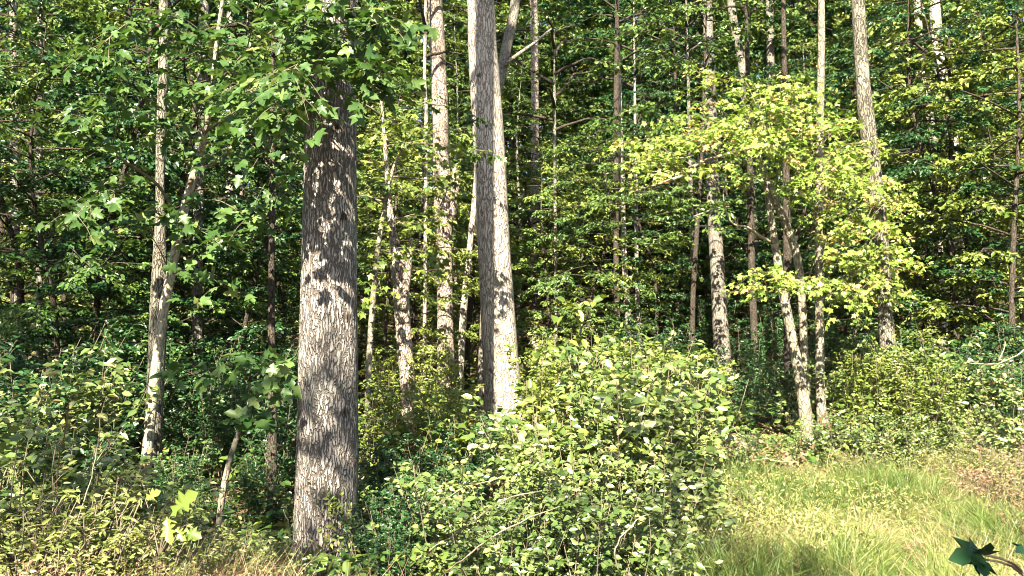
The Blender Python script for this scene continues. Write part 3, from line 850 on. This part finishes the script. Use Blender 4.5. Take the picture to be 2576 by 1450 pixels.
# (px, Y, template, scale)
for k, (px, Y, t, s) in enumerate([
        (40, 12.5, 1, 1.0), (250, 12.4, 1, 1.0), (150, 11.6, 0, .9), (420, 13, 0, 1.05), (150, 15, 0, .95), (330, 15.5, 1, .9), (470, 16, 0, .9), (620, 13, 1, .75), (700, 16, 0, .9), (590, 18, 3, 1.0), (20, 17, 1, 1.0),
        (960, 16, 2, .9), (900, 19, 0, 1.0), (1030, 19, 2, 1.05), (1040, 23, 0, 1.2), (800, 22, 0, 1.2), (1390, 18, 2, .9), (1480, 17, 0, .85), (1360, 23, 0, 1.1), (1560, 25, 0, 1.1), (1650, 22, 1, .9),
        (1450, 22, 2, 1.1), (1730, 26, 1, 1.1), (1600, 30, 3, 1.2), (1880, 25, 1, 1.0), (1990, 21, 1, .9), (2120, 22, 0, 1.0), (2300, 17, 0, .85), (2400, 16.5, 1, 1.0), (2540, 15, 2, 1.3), (2460, 17.5, 2, 1.45), (2480, 20, 2, 1.1), (2580, 19, 2, 1.1),
        (2330, 21, 1, 1.0), (2230, 25, 3, 1.1), (1300, 26, 3, 1.1), (1150, 27, 3, 1.1), (440, 22, 1, 1.1), (250, 20, 0, 1.1), (120, 23, 3, 1.1), (2420, 26, 2, 1.2), (2560, 25, 2, 1.3), (2050, 28, 3, 1.1), (1800, 31, 0, 1.3), (1500, 33, 1, 1.2)]):
    p = pw(px, HZ, Y)
    place(UND[t], p[0], Y, s * g.uniform(.92, 1.08), g.uniform(-.5, .5), U_LAB[t], 'understorey trees on the slope', mir=bool(k % 2))
T_LAB = ['tall green hillside tree far', 'tall dark-leaved hillside tree far', 'tall light green hillside tree far']
for k in range(77):
    row = k // 11
    Y = [30, 35, 40, 47, 56, 68, 82][row] + g.uniform(-2.5, 2.5)
    px = -150 + (k % 11 + g.uniform(.1, .9)) / 11 * 2880
    p = pw(px, HZ, Y)
    t = int(g.integers(0, 3))
    place(TALL[t], p[0], Y, g.uniform(.9, 1.2) * (1 + .09 * row), g.uniform(-.5, .5), T_LAB[t], 'tall trees far back on the hillside', mir=bool(k % 2))

for k in range(30):
    Y = 24 + (k // 10) * 6 + g.uniform(-2, 2)
    p = pw(-60 + (k % 10 + g.uniform(.1, .9)) / 10 * 2700, HZ, Y)
    t = int(g.choice([0, 2, 2, 0]))
    place(UND[t], p[0], Y, g.uniform(.8, 1.1), g.uniform(-.5, .5), U_LAB[t], 'understorey trees on the slope', mir=bool(k % 2))
# trees on the near side of the clearing, out of view, whose crowns dapple the place
for k, (x, y, t, s) in enumerate([(-9.3, -3.0, 1, .8), (7.6, -1.5, 0, .8), (-13, 1.0, 0, .9), (13, -5, 1, 1.0), (-14, -10, 0, 1.1)]):
    place(TALL[t], x, y, s, g.uniform(-.5, .5), T_LAB[t], 'tall trees on the near side of the clearing', mir=bool(k % 2))
place(UND[3], .2, -3.2, .75, .3, U_LAB[3], 'tall trees on the near side of the clearing')

# ------------------------------------------------------------------ shrubs
def shrub_template(name, H, R, nst, ntw, tw, per, ls, shape, mat, seed, wr=1.0, bias=.75, flat=.5, upright=.8, nsingle=0):
    g = np.random.default_rng(seed)
    limbs = []
    for i in range(nst):
        az = g.uniform(0, 6.28)
        L = H * g.uniform(.65, 1.1)
        out = R * g.uniform(.2, 1.0)
        s = np.linspace(0, 1, 7)[:, None]
        st = np.array([g.normal(0, .12 * R), g.normal(0, .12 * R), -.05])
        tip = np.array([math.cos(az) * out, math.sin(az) * out, L])
        q = st + (tip - st) * s + np.array([math.cos(az), math.sin(az), -.3]) * out * .35 * (s * s - s) * -1 + np.cumsum(g.normal(0, .02, (7, 3)), 0)
        limbs.append(q)
    root = obj(name, None, None, (0, 0, 0), 'x', 'shrub')
    L, tb = foliate(limbs, g, ntw, tw, per, ls, shape, bias, flat, jit=.5, sag=.25, start=.12)
    P, D, N, S, rn = L
    if nsingle:
        order = np.argsort(P[:, 1] - .4 * P[:, 2] - 2 * S)
        pk, rs = order[:nsingle], order[nsingle:]
    else:
        pk, rs = np.array([], int), np.arange(len(P))
    fo = obj('foliage', crown_mesh('foliage', (P[rs], D[rs], N[rs], S[rs], rn[rs]), shape, M[mat], np.zeros(3), wr), root)
    if nsingle:
        single_leaves(fo, P[pk], D[pk], N[pk], S[pk], shape, mat)
    obj('stems', branch_mesh('stems', limbs, tb, .009, .0025, M['twig'], np.zeros(3)), root)
    return root


SHR = [shrub_template('spicebush', 1.75, .95, 17, 7, .38, 12, .11, 'oval', 'leaf_shrub', 401, 1.05, nsingle=60),
       shrub_template('low_shrub', 1.3, .95, 20, 8, .3, 11, .085, 'oval', 'leaf_shrub', 402, 1.1),
       shrub_template('light_shrub', 1.95, 1.0, 15, 7, .42, 17, .085, 'oval', 'leaf_light', 403, 1.0),
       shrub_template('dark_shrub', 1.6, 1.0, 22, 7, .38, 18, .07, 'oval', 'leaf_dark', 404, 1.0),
       shrub_template('weed_clump', .8, .8, 36, 9, .2, 10, .055, 'lance', 'leaf_weed', 405, 1.5, flat=.3, bias=.5),
       shrub_template('dry_weed', .65, .6, 40, 9, .16, 7, .055, 'lance', 'dry_leaf', 406, 1.6, flat=.3, bias=.4),
       shrub_template('leafy_shoot', 1.7, .35, 4, 6, .34, 9, .13, 'lance', 'leaf_light', 407, 2.4, flat=.6, bias=.5)]
S_LAB = ['rounded spicebush with glossy oval leaves', 'low dense shrub with small glossy leaves', 'pale yellow-green broad-leaved shrub',
         'dark-leaved shrub', 'yellowing weed clump with small leaves', 'brown withered weed clump', 'upright leafy shoot with long drooping leaflets']
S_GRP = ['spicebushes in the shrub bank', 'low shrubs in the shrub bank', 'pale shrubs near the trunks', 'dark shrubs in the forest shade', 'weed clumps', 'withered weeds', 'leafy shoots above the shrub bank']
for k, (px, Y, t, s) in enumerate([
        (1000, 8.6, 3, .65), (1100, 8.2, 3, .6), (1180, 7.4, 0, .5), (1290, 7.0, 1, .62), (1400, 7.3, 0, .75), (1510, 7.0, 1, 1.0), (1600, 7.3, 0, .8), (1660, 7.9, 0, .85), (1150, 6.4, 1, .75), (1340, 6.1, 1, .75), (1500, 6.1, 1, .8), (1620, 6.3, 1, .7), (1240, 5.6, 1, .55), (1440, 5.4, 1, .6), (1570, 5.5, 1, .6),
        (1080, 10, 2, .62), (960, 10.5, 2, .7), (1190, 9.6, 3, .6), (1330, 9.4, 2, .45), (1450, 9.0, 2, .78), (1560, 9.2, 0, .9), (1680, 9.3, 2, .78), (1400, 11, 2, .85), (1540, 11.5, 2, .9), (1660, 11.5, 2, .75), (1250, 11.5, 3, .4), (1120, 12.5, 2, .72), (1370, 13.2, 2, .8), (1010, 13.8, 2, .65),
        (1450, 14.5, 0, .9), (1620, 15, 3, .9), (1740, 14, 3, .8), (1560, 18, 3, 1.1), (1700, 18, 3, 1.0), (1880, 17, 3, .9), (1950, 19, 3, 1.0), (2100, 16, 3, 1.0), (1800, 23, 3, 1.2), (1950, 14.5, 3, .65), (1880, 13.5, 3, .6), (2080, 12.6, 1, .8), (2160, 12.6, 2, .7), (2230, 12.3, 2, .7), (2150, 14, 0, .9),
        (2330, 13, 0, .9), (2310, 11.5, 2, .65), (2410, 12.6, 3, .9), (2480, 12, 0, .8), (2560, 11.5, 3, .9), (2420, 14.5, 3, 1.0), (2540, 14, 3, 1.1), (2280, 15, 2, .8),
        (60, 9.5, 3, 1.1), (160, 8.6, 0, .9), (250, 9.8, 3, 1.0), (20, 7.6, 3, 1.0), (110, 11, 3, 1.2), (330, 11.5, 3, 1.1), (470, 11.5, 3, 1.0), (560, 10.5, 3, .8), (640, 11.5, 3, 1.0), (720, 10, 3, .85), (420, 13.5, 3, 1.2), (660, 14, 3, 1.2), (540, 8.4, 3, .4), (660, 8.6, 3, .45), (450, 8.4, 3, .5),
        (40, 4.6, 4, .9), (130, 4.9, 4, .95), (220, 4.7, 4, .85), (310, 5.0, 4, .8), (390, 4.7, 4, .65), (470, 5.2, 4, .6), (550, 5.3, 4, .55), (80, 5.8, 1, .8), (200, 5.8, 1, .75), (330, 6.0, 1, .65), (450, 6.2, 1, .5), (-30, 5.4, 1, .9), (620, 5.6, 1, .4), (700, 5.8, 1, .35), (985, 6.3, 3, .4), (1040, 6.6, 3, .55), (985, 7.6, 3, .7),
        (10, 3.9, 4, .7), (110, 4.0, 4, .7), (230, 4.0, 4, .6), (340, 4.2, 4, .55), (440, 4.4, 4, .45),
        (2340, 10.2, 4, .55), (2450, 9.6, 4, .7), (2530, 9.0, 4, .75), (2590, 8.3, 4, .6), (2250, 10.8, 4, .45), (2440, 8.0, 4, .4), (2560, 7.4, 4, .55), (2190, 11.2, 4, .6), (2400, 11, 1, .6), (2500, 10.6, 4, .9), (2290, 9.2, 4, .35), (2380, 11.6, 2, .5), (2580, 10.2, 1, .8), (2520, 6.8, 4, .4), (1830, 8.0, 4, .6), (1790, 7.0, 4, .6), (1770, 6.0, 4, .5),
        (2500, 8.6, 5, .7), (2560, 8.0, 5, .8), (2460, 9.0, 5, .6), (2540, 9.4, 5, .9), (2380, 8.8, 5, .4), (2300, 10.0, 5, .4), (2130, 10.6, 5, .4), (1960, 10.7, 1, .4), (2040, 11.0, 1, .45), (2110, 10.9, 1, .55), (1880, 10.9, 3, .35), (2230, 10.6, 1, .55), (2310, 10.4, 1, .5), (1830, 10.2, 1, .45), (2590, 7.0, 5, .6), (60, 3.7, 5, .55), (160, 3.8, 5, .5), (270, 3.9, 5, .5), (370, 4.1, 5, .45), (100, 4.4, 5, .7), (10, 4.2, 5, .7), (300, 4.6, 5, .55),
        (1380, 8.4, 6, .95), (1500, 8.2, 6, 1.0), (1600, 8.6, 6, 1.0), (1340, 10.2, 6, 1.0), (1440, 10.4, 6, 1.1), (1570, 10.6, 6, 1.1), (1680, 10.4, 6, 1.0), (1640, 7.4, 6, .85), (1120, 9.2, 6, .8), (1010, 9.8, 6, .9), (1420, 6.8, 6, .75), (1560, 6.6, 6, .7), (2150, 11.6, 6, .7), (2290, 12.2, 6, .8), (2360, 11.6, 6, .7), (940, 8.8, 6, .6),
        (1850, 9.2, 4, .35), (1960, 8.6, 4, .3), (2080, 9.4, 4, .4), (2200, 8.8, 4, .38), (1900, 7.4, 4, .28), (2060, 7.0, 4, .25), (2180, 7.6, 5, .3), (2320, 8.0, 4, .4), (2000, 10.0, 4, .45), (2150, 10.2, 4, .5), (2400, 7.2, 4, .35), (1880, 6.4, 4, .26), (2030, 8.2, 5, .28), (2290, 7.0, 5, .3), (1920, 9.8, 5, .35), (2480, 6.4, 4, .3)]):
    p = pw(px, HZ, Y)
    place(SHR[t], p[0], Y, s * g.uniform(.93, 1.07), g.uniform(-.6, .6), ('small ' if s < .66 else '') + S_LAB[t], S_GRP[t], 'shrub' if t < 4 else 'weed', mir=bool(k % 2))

# ------------------------------------------------------------------ ground cover, grass, litter
def cover():
    g = np.random.default_rng(91)
    # low leafy ground cover over the forest floor
    n = 90000
    y = 6 + 44 * g.random(n) ** 1.3
    x = (g.random(n) * 2 - 1) * (y * .72 + 1)
    clear = (x > .24 * y - .1) & (y < 10.3)
    k = ~clear & (np.sin(1.7 * x + .6 * y) + np.sin(1.1 * y - 2.3 * x) + g.normal(0, .8, n) > -.4)
    x, y = x[k], y[k]
    m = len(x)
    p = np.stack([x, y, gz(x, y) + g.random(m) ** 1.5 * .45], -1)
    d = nrm(np.stack([g.normal(0, 1, m), g.normal(0, 1, m), g.normal(-.1, .3, m)], -1))
    V, F, r = leaves(p, d, np.array([0, 0, .7]) + SUN * .6 + g.normal(0, .35, (m, 3)), g.uniform(.06, .13, m) * (1 + y * .02), 'oval', 1.0)
    obj('ground_cover', mesh('ground_cover', V, F, M['leaf_forest'], r), label='low leafy ground cover over the shaded forest floor', cat='ground cover', kind='stuff')
    # dead leaves
    n = 26000
    y = 3.5 + 22 * g.random(n) ** 1.4
    x = (g.random(n) * 2 - 1) * (y * .72 + 1)
    p = np.stack([x, y, gz(x, y) + .01 + g.random(n) * .03], -1)
    d = nrm(np.stack([g.normal(0, 1, n), g.normal(0, 1, n), g.normal(0, .25, n)], -1))
    V, F, r = leaves(p, d, np.array([0, 0, 1]) + g.normal(0, .35, (n, 3)), g.uniform(.05, .11, n), 'oval', 1.0)
    obj('leaf_litter', mesh('leaf_litter', V, F, M['dry_leaf'], r), label='brown dead leaves scattered over the soil', cat='leaf litter', kind='stuff')
    # clearing grass
    for nm, n, mat, lo, hi, w, lab in (('grass', 95000, 'grass',   .16, .46, .008, 'yellow-green unmown grass in the sunny clearing'), ('dry_grass', 60000, 'dry_grass', .12, .5, .005, 'straw-coloured dry grass stalks in the clearing and the left bank')):
        y = 4.6 + 5.9 * g.random(n) ** 1.1
        x = .2 * y - .1 + (g.random(n)) * (.62 * y)
        if nm == 'dry_grass':
            h = n // 3
            y[:h] = 3.2 + 2.2 * g.random(h)
            x[:h] = -.72 * y[:h] + g.random(h) * 2.6
        nt = n // 14                                           # blades stand in tufts
        ti = g.integers(0, nt, n)
        tx, ty = x[:nt][ti], y[:nt][ti]
        if nm == 'dry_grass':
            ti = np.where(np.arange(n) < n // 3, g.integers(0, nt // 2, n), g.integers(n // 3, n // 3 + nt, n))
            tx, ty = x[ti], y[ti]
        ox, oy = g.normal(0, .05, n), g.normal(0, .05, n)
        loose = g.random(n) < .3
        x, y = np.where(loose, x, tx + ox), np.where(loose, y, ty + oy)
        tuft_h = .65 + .7 * np.abs(np.sin(tx * 37.7 + ty * 91.3))
        pn = np.sin(1.9 * x + .8 * y) + np.sin(2.6 * y - 1.4 * x + 2) + np.sin(4.1 * x + 3)
        bare = ((x / y - .459) / .042) ** 2 + ((y - 6.1) / 1.25) ** 2
        k = (bare + g.normal(0, .3, n) > .8) & (g.random(n) < np.clip(.75 + .2 * pn, .25, 1))
        if nm == 'dry_grass':
            k &= (g.random(n) < np.clip(.35 - .3 * pn + 1.3 * (x / y - .38), .08, 1)) | (x < 0)
        x, y, pn, ox, oy, tuft_h = x[k], y[k], pn[k], ox[k], oy[k], tuft_h[k]
        m = len(x)
        p = np.stack([x, y, gz(x, y) - .01], -1)
        d = nrm(np.stack([g.normal(0, .3, m) + ox * 7, g.normal(0, .3, m) + oy * 7, np.ones(m)], -1))
        nn = g.normal(0, 1, (m, 3))
        ln = g.uniform(lo, hi, m) * (1 + .15 * pn) * tuft_h
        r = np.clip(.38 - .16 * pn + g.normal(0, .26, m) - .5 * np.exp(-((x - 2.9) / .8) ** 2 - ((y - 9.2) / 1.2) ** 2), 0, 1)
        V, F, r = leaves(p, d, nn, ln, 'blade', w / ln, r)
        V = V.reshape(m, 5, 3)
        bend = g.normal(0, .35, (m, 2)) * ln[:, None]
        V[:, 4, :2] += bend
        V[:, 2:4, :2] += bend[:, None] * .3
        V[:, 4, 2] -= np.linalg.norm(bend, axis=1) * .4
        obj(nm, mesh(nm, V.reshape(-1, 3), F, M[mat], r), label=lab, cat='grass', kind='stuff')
    # small leafy weeds mixed into the clearing
    n = 42000
    y = 4.8 + 5.9 * g.random(n)
    x = .2 * y - .1 + g.random(n) * .62 * y
    pn = np.sin(1.5 * x - 1.1 * y) + np.sin(2.2 * y + 1.7 * x + 2)
    k = (((x / y - .459) / .042) ** 2 + ((y - 6.1) / 1.25) ** 2 > .8) & (pn + g.normal(0, .6, n) > -.5)
    x, y, pn = x[k], y[k], pn[k]
    m = len(x)
    p = np.stack([x, y, gz(x, y) + g.random(m) * (.28 + .12 * pn)], -1)
    d = nrm(g.normal(0, 1, (m, 3)) + np.array([0, 0, .4]))
    V, F, r = leaves(p, d, np.array([0, 0, .7]) + SUN * .5 + g.normal(0, .5, (m, 3)), g.uniform(.025, .06, m), 'lance', 1.3)
    obj('clearing_weeds', mesh('clearing_weeds', V, F, M['leaf_weed'], r), label='small-leaved weeds mixed through the clearing grass', cat='weeds', kind='stuff')


cover()

# ------------------------------------------------------------------ small things
def cane(name, pts, label, cat, group, mat='twig_pale', sub=()):
    rows = np.array([[*pw(a, b, c), w * pxm(c) / 2] for (a, b, c, w) in pts])
    rows = smooth_path(rows, 16)
    jg = np.random.default_rng(int(abs(pts[0][0]) * 7 + pts[0][1]))
    rows[1:, :3] += np.cumsum(jg.normal(0, 1.0, (15, 3)), 0) * pxm(pts[0][2]) * 2.2
    rows[:, 3] *= jg.uniform(.6, .95, 16)
    org = rows[0, :3].copy()
    V, F = tube(rows[:, :3] - org, rows[:, 3], 6)
    if not sub:
        return obj(name, mesh(name, V, F, M[mat], smooth=True), None, org, label, cat, group)
    root = obj(name, None, None, org, label, cat, group)
    obj('stem', mesh('stem', V, F, M[mat], smooth=True), root)
    for s in sub:
        r2 = smooth_path(np.array([[*pw(a, b, c), w * pxm(c) / 2] for (a, b, c, w) in s]), 10)
        V, F = tube(r2[:, :3] - org, r2[:, 3], 6)
        obj('side_twig', mesh('side_twig', V, F, M[mat], smooth=True), root)
    return root


for pts in ([(1030, 1420, 6.0, 5), (1150, 1340, 5.7, 5), (1280, 1262, 5.6, 4), (1390, 1245, 5.6, 3)], [(1120, 1440, 5.6, 5), (1230, 1370, 5.3, 5), (1330, 1310, 5.2, 4), (1420, 1285, 5.2, 2)],
            [(1060, 1300, 6.6, 4), (1160, 1230, 6.3, 4), (1260, 1200, 6.2, 3)], [(1560, 1440, 5.0, 6), (1545, 1380, 4.9, 5), (1600, 1310, 4.9, 4), (1640, 1290, 5.0, 2)]):
    cane('arching_cane', pts, 'bare pale cane arching over the bright shrub bank', 'cane', 'bare canes over the shrub bank')
cane('bare_forked_weed', [(190, 1330, 4.6, 3.5), (225, 1230, 4.6, 3.5), (245, 1150, 4.6, 3), (258, 1050, 4.6, 2), (272, 1005, 4.6, 1)], 'bare forked weed stalk with twigs spreading above the left bank', 'weed', None,
     sub=([(240, 1165, 4.6, 3), (270, 1122, 4.6, 2.5), (322, 1062, 4.6, 1)], [(242, 1160, 4.6, 2.5), (234, 1120, 4.6, 2), (212, 1095, 4.6, 1)], [(272, 1125, 4.6, 2), (310, 1133, 4.55, 2), (352, 1125, 4.5, 1)]))
cane('flower_stalk', [(140, 1260, 4.9, 5), (150, 1150, 4.9, 5), (158, 1060, 4.9, 4), (168, 1000, 4.9, 2)], 'upright yellowish seed stalk above the left bank', 'weed', None, 'dry_leaf')
cane('broken_white_twig', [(745, 1375, 6.9, 4), (735, 1345, 6.9, 4), (725, 1310, 6.9, 4), (718, 1270, 6.9, 2)], 'thin white broken twig beside the foot of the furrowed trunk', 'twig', None)
cane('dead_branch', [(2576, 880, 9, 5), (2540, 900, 9, 5), (2490, 914, 9, 4), (2420, 900, 9, 2)], 'bare pale curved dead branch hanging in the dark right-hand thicket', 'branch', None,
     sub=([(2512, 908, 9, 4), (2525, 880, 9, 3), (2530, 860, 9, 2)],))
for pts in ([(1800, 1165, 10.6, 4), (1830, 1110, 10.8, 4), (1870, 1100, 10.8, 4), (1920, 1165, 10.9, 3)], [(1790, 1150, 10.8, 4), (1850, 1120, 11, 4), (1930, 1170, 11, 3)], [(1810, 1090, 11, 4), (1840, 1075, 11, 3), (1880, 1110, 11, 3), (1900, 1150, 11, 3)],
            [(1900, 1170, 10.6, 6), (1960, 1150, 10.7, 6), (2020, 1130, 10.8, 5)], [(1830, 1180, 10.3, 5), (1900, 1160, 10.3, 5), (1990, 1175, 10.4, 4)]):
    cane('fallen_branch', pts, 'dry fallen branch in the brush heap behind the clearing', 'branch', 'dry branches in the brush heap')
for pts in ([(2060, 1060, 12, 10), (2085, 1085, 11.9, 9), (2110, 1120, 11.8, 6)], [(2075, 1040, 12, 7), (2070, 1080, 11.9, 6), (2100, 1150, 11.7, 5)]):
    cane('exposed_root', pts, 'twisted reddish exposed root by the slim pale tree', 'root', 'roots by the slim pale tree', 'dry_leaf')


def heap():
    g = np.random.default_rng(15)
    c = pw(1870, 1150, 10.8)
    c[2] = gz(c[0], c[1])
    n = 1500
    p = g.normal(0, 1, (n, 3)) * np.array([.42, .3, .1])
    p[:, 2] = np.abs(p[:, 2]) * 1.5 + .02
    V, F, r = leaves(p, nrm(g.normal(0, 1, (n, 3))), g.normal(0, 1, (n, 3)), g.uniform(.05, .11, n), 'oval')
    obj('dead_leaf_heap', mesh('dead_leaf_heap', V, F, M['dry_leaf'], r), None, c, 'heap of tan dead leaves against the dark gap behind the clearing', 'leaf heap')


heap()


def broad_leaf_sprig(name, base, items, label, shape, mat, cat='sapling', stem_r=.004):
    """a small plant of a few big single leaves: items = (px, py, Y, size m, tip px, tip py)"""
    b = pw(*base)
    b[2] = max(min(b[2], 9), gz(b[0], b[1]) - .02)
    root = obj(name, None, None, b, label, cat)
    P, D, N, S, tubes = [], [], [], [], []
    for (a, c, Y, s, ta, tb) in items:
        p, q = pw(a, c, Y), pw(ta, tb, Y - .04)
        d = nrm(q - p)
        P.append(p - b)
        D.append(d)
        N.append(np.array([0, -.75, .5]) + RNG.normal(0, .2, 3))
        S.append(s)
        mid = (p - b) * .5 + np.array([0, 0, .03])
        tubes.append(tube(smooth_path([np.zeros(3), mid, p - b], 8), np.linspace(stem_r, stem_r * .5, 8), 5))
    V, F = join(tubes)
    st = obj('stem', mesh('stem', V, F, M['twig'], smooth=True), root)
    single_leaves(root, np.array(P), np.array(D), np.array(N), np.array(S), shape, mat, 3, .05 if mat == 'leaf_dark' else .9)  # darkest leaf tone puts the corner's shade into the sprig's colour


broad_leaf_sprig('oak_seedling', (400, 1400, 4.4), [(428, 1300, 4.3, .19, 482, 1243), (420, 1300, 4.3, .13, 425, 1350), (365, 1255, 4.5, .1, 400, 1236), (455, 1335, 4.3, .12, 510, 1352), (440, 1325, 4.3, .09, 470, 1365)],
                 'oak seedling with one large pale lobed leaf on the left bank', 'oak', 'leaf_light')
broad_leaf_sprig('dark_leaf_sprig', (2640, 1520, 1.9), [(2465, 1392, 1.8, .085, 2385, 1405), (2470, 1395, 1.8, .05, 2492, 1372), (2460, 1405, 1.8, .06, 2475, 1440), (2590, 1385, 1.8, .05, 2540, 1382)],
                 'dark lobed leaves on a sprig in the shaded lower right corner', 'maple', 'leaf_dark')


def trunk_vine(pts, Y, label, ls, n, seed, mat):
    g = np.random.default_rng(seed)
    P = smooth_path(np.array([pw(a, b, Y) for a, b in pts]), 14)
    org = P[0].copy()
    root = obj('climbing_vine', None, None, org, label, 'vine')
    V, F = tube(P - org, np.linspace(.006, .002, len(P)), 5)
    obj('stem', mesh('stem', V, F, M['twig'], smooth=True), root)
    u = g.random(n)
    p = np.stack([np.interp(u, np.linspace(0, 1, len(P)), P[:, k]) for k in range(3)], -1) + g.normal(0, .05, (n, 3)) * np.array([1, .3, 1])
    d = nrm(g.normal(0, 1, (n, 3)) + np.array([0, 0, -.3]))
    V, F, r = leaves(p - org, d, np.array([0, -.7, .4]) + g.normal(0, .3, (n, 3)), g.uniform(.7, 1.2, n) * ls, 'oval', .9)
    obj('foliage', mesh('foliage', V, F, M[mat], r), root)


trunk_vine([(800, 1470), (815, 1400), (825, 1330), (840, 1280), (812, 1240)], 7.12, 'small yellow-green vine climbing the foot of the furrowed trunk', .05, 90, 5, 'leaf_weed')
trunk_vine([(905, 1460), (885, 1380), (870, 1300), (850, 1255)], 7.12, 'small deep green vine climbing the foot of the furrowed trunk', .05, 120, 6, 'leaf_forest')
trunk_vine([(2245, 1040), (2240, 980), (2235, 920), (2250, 870)], 12.65, 'pale leafy vine wrapped round the foot of the mottled leaning tree', .1, 320, 7, 'leaf_shrub')
print('tris', sum(sum(len(p.vertices) - 2 for p in me.polygons) for me in bpy.data.meshes))
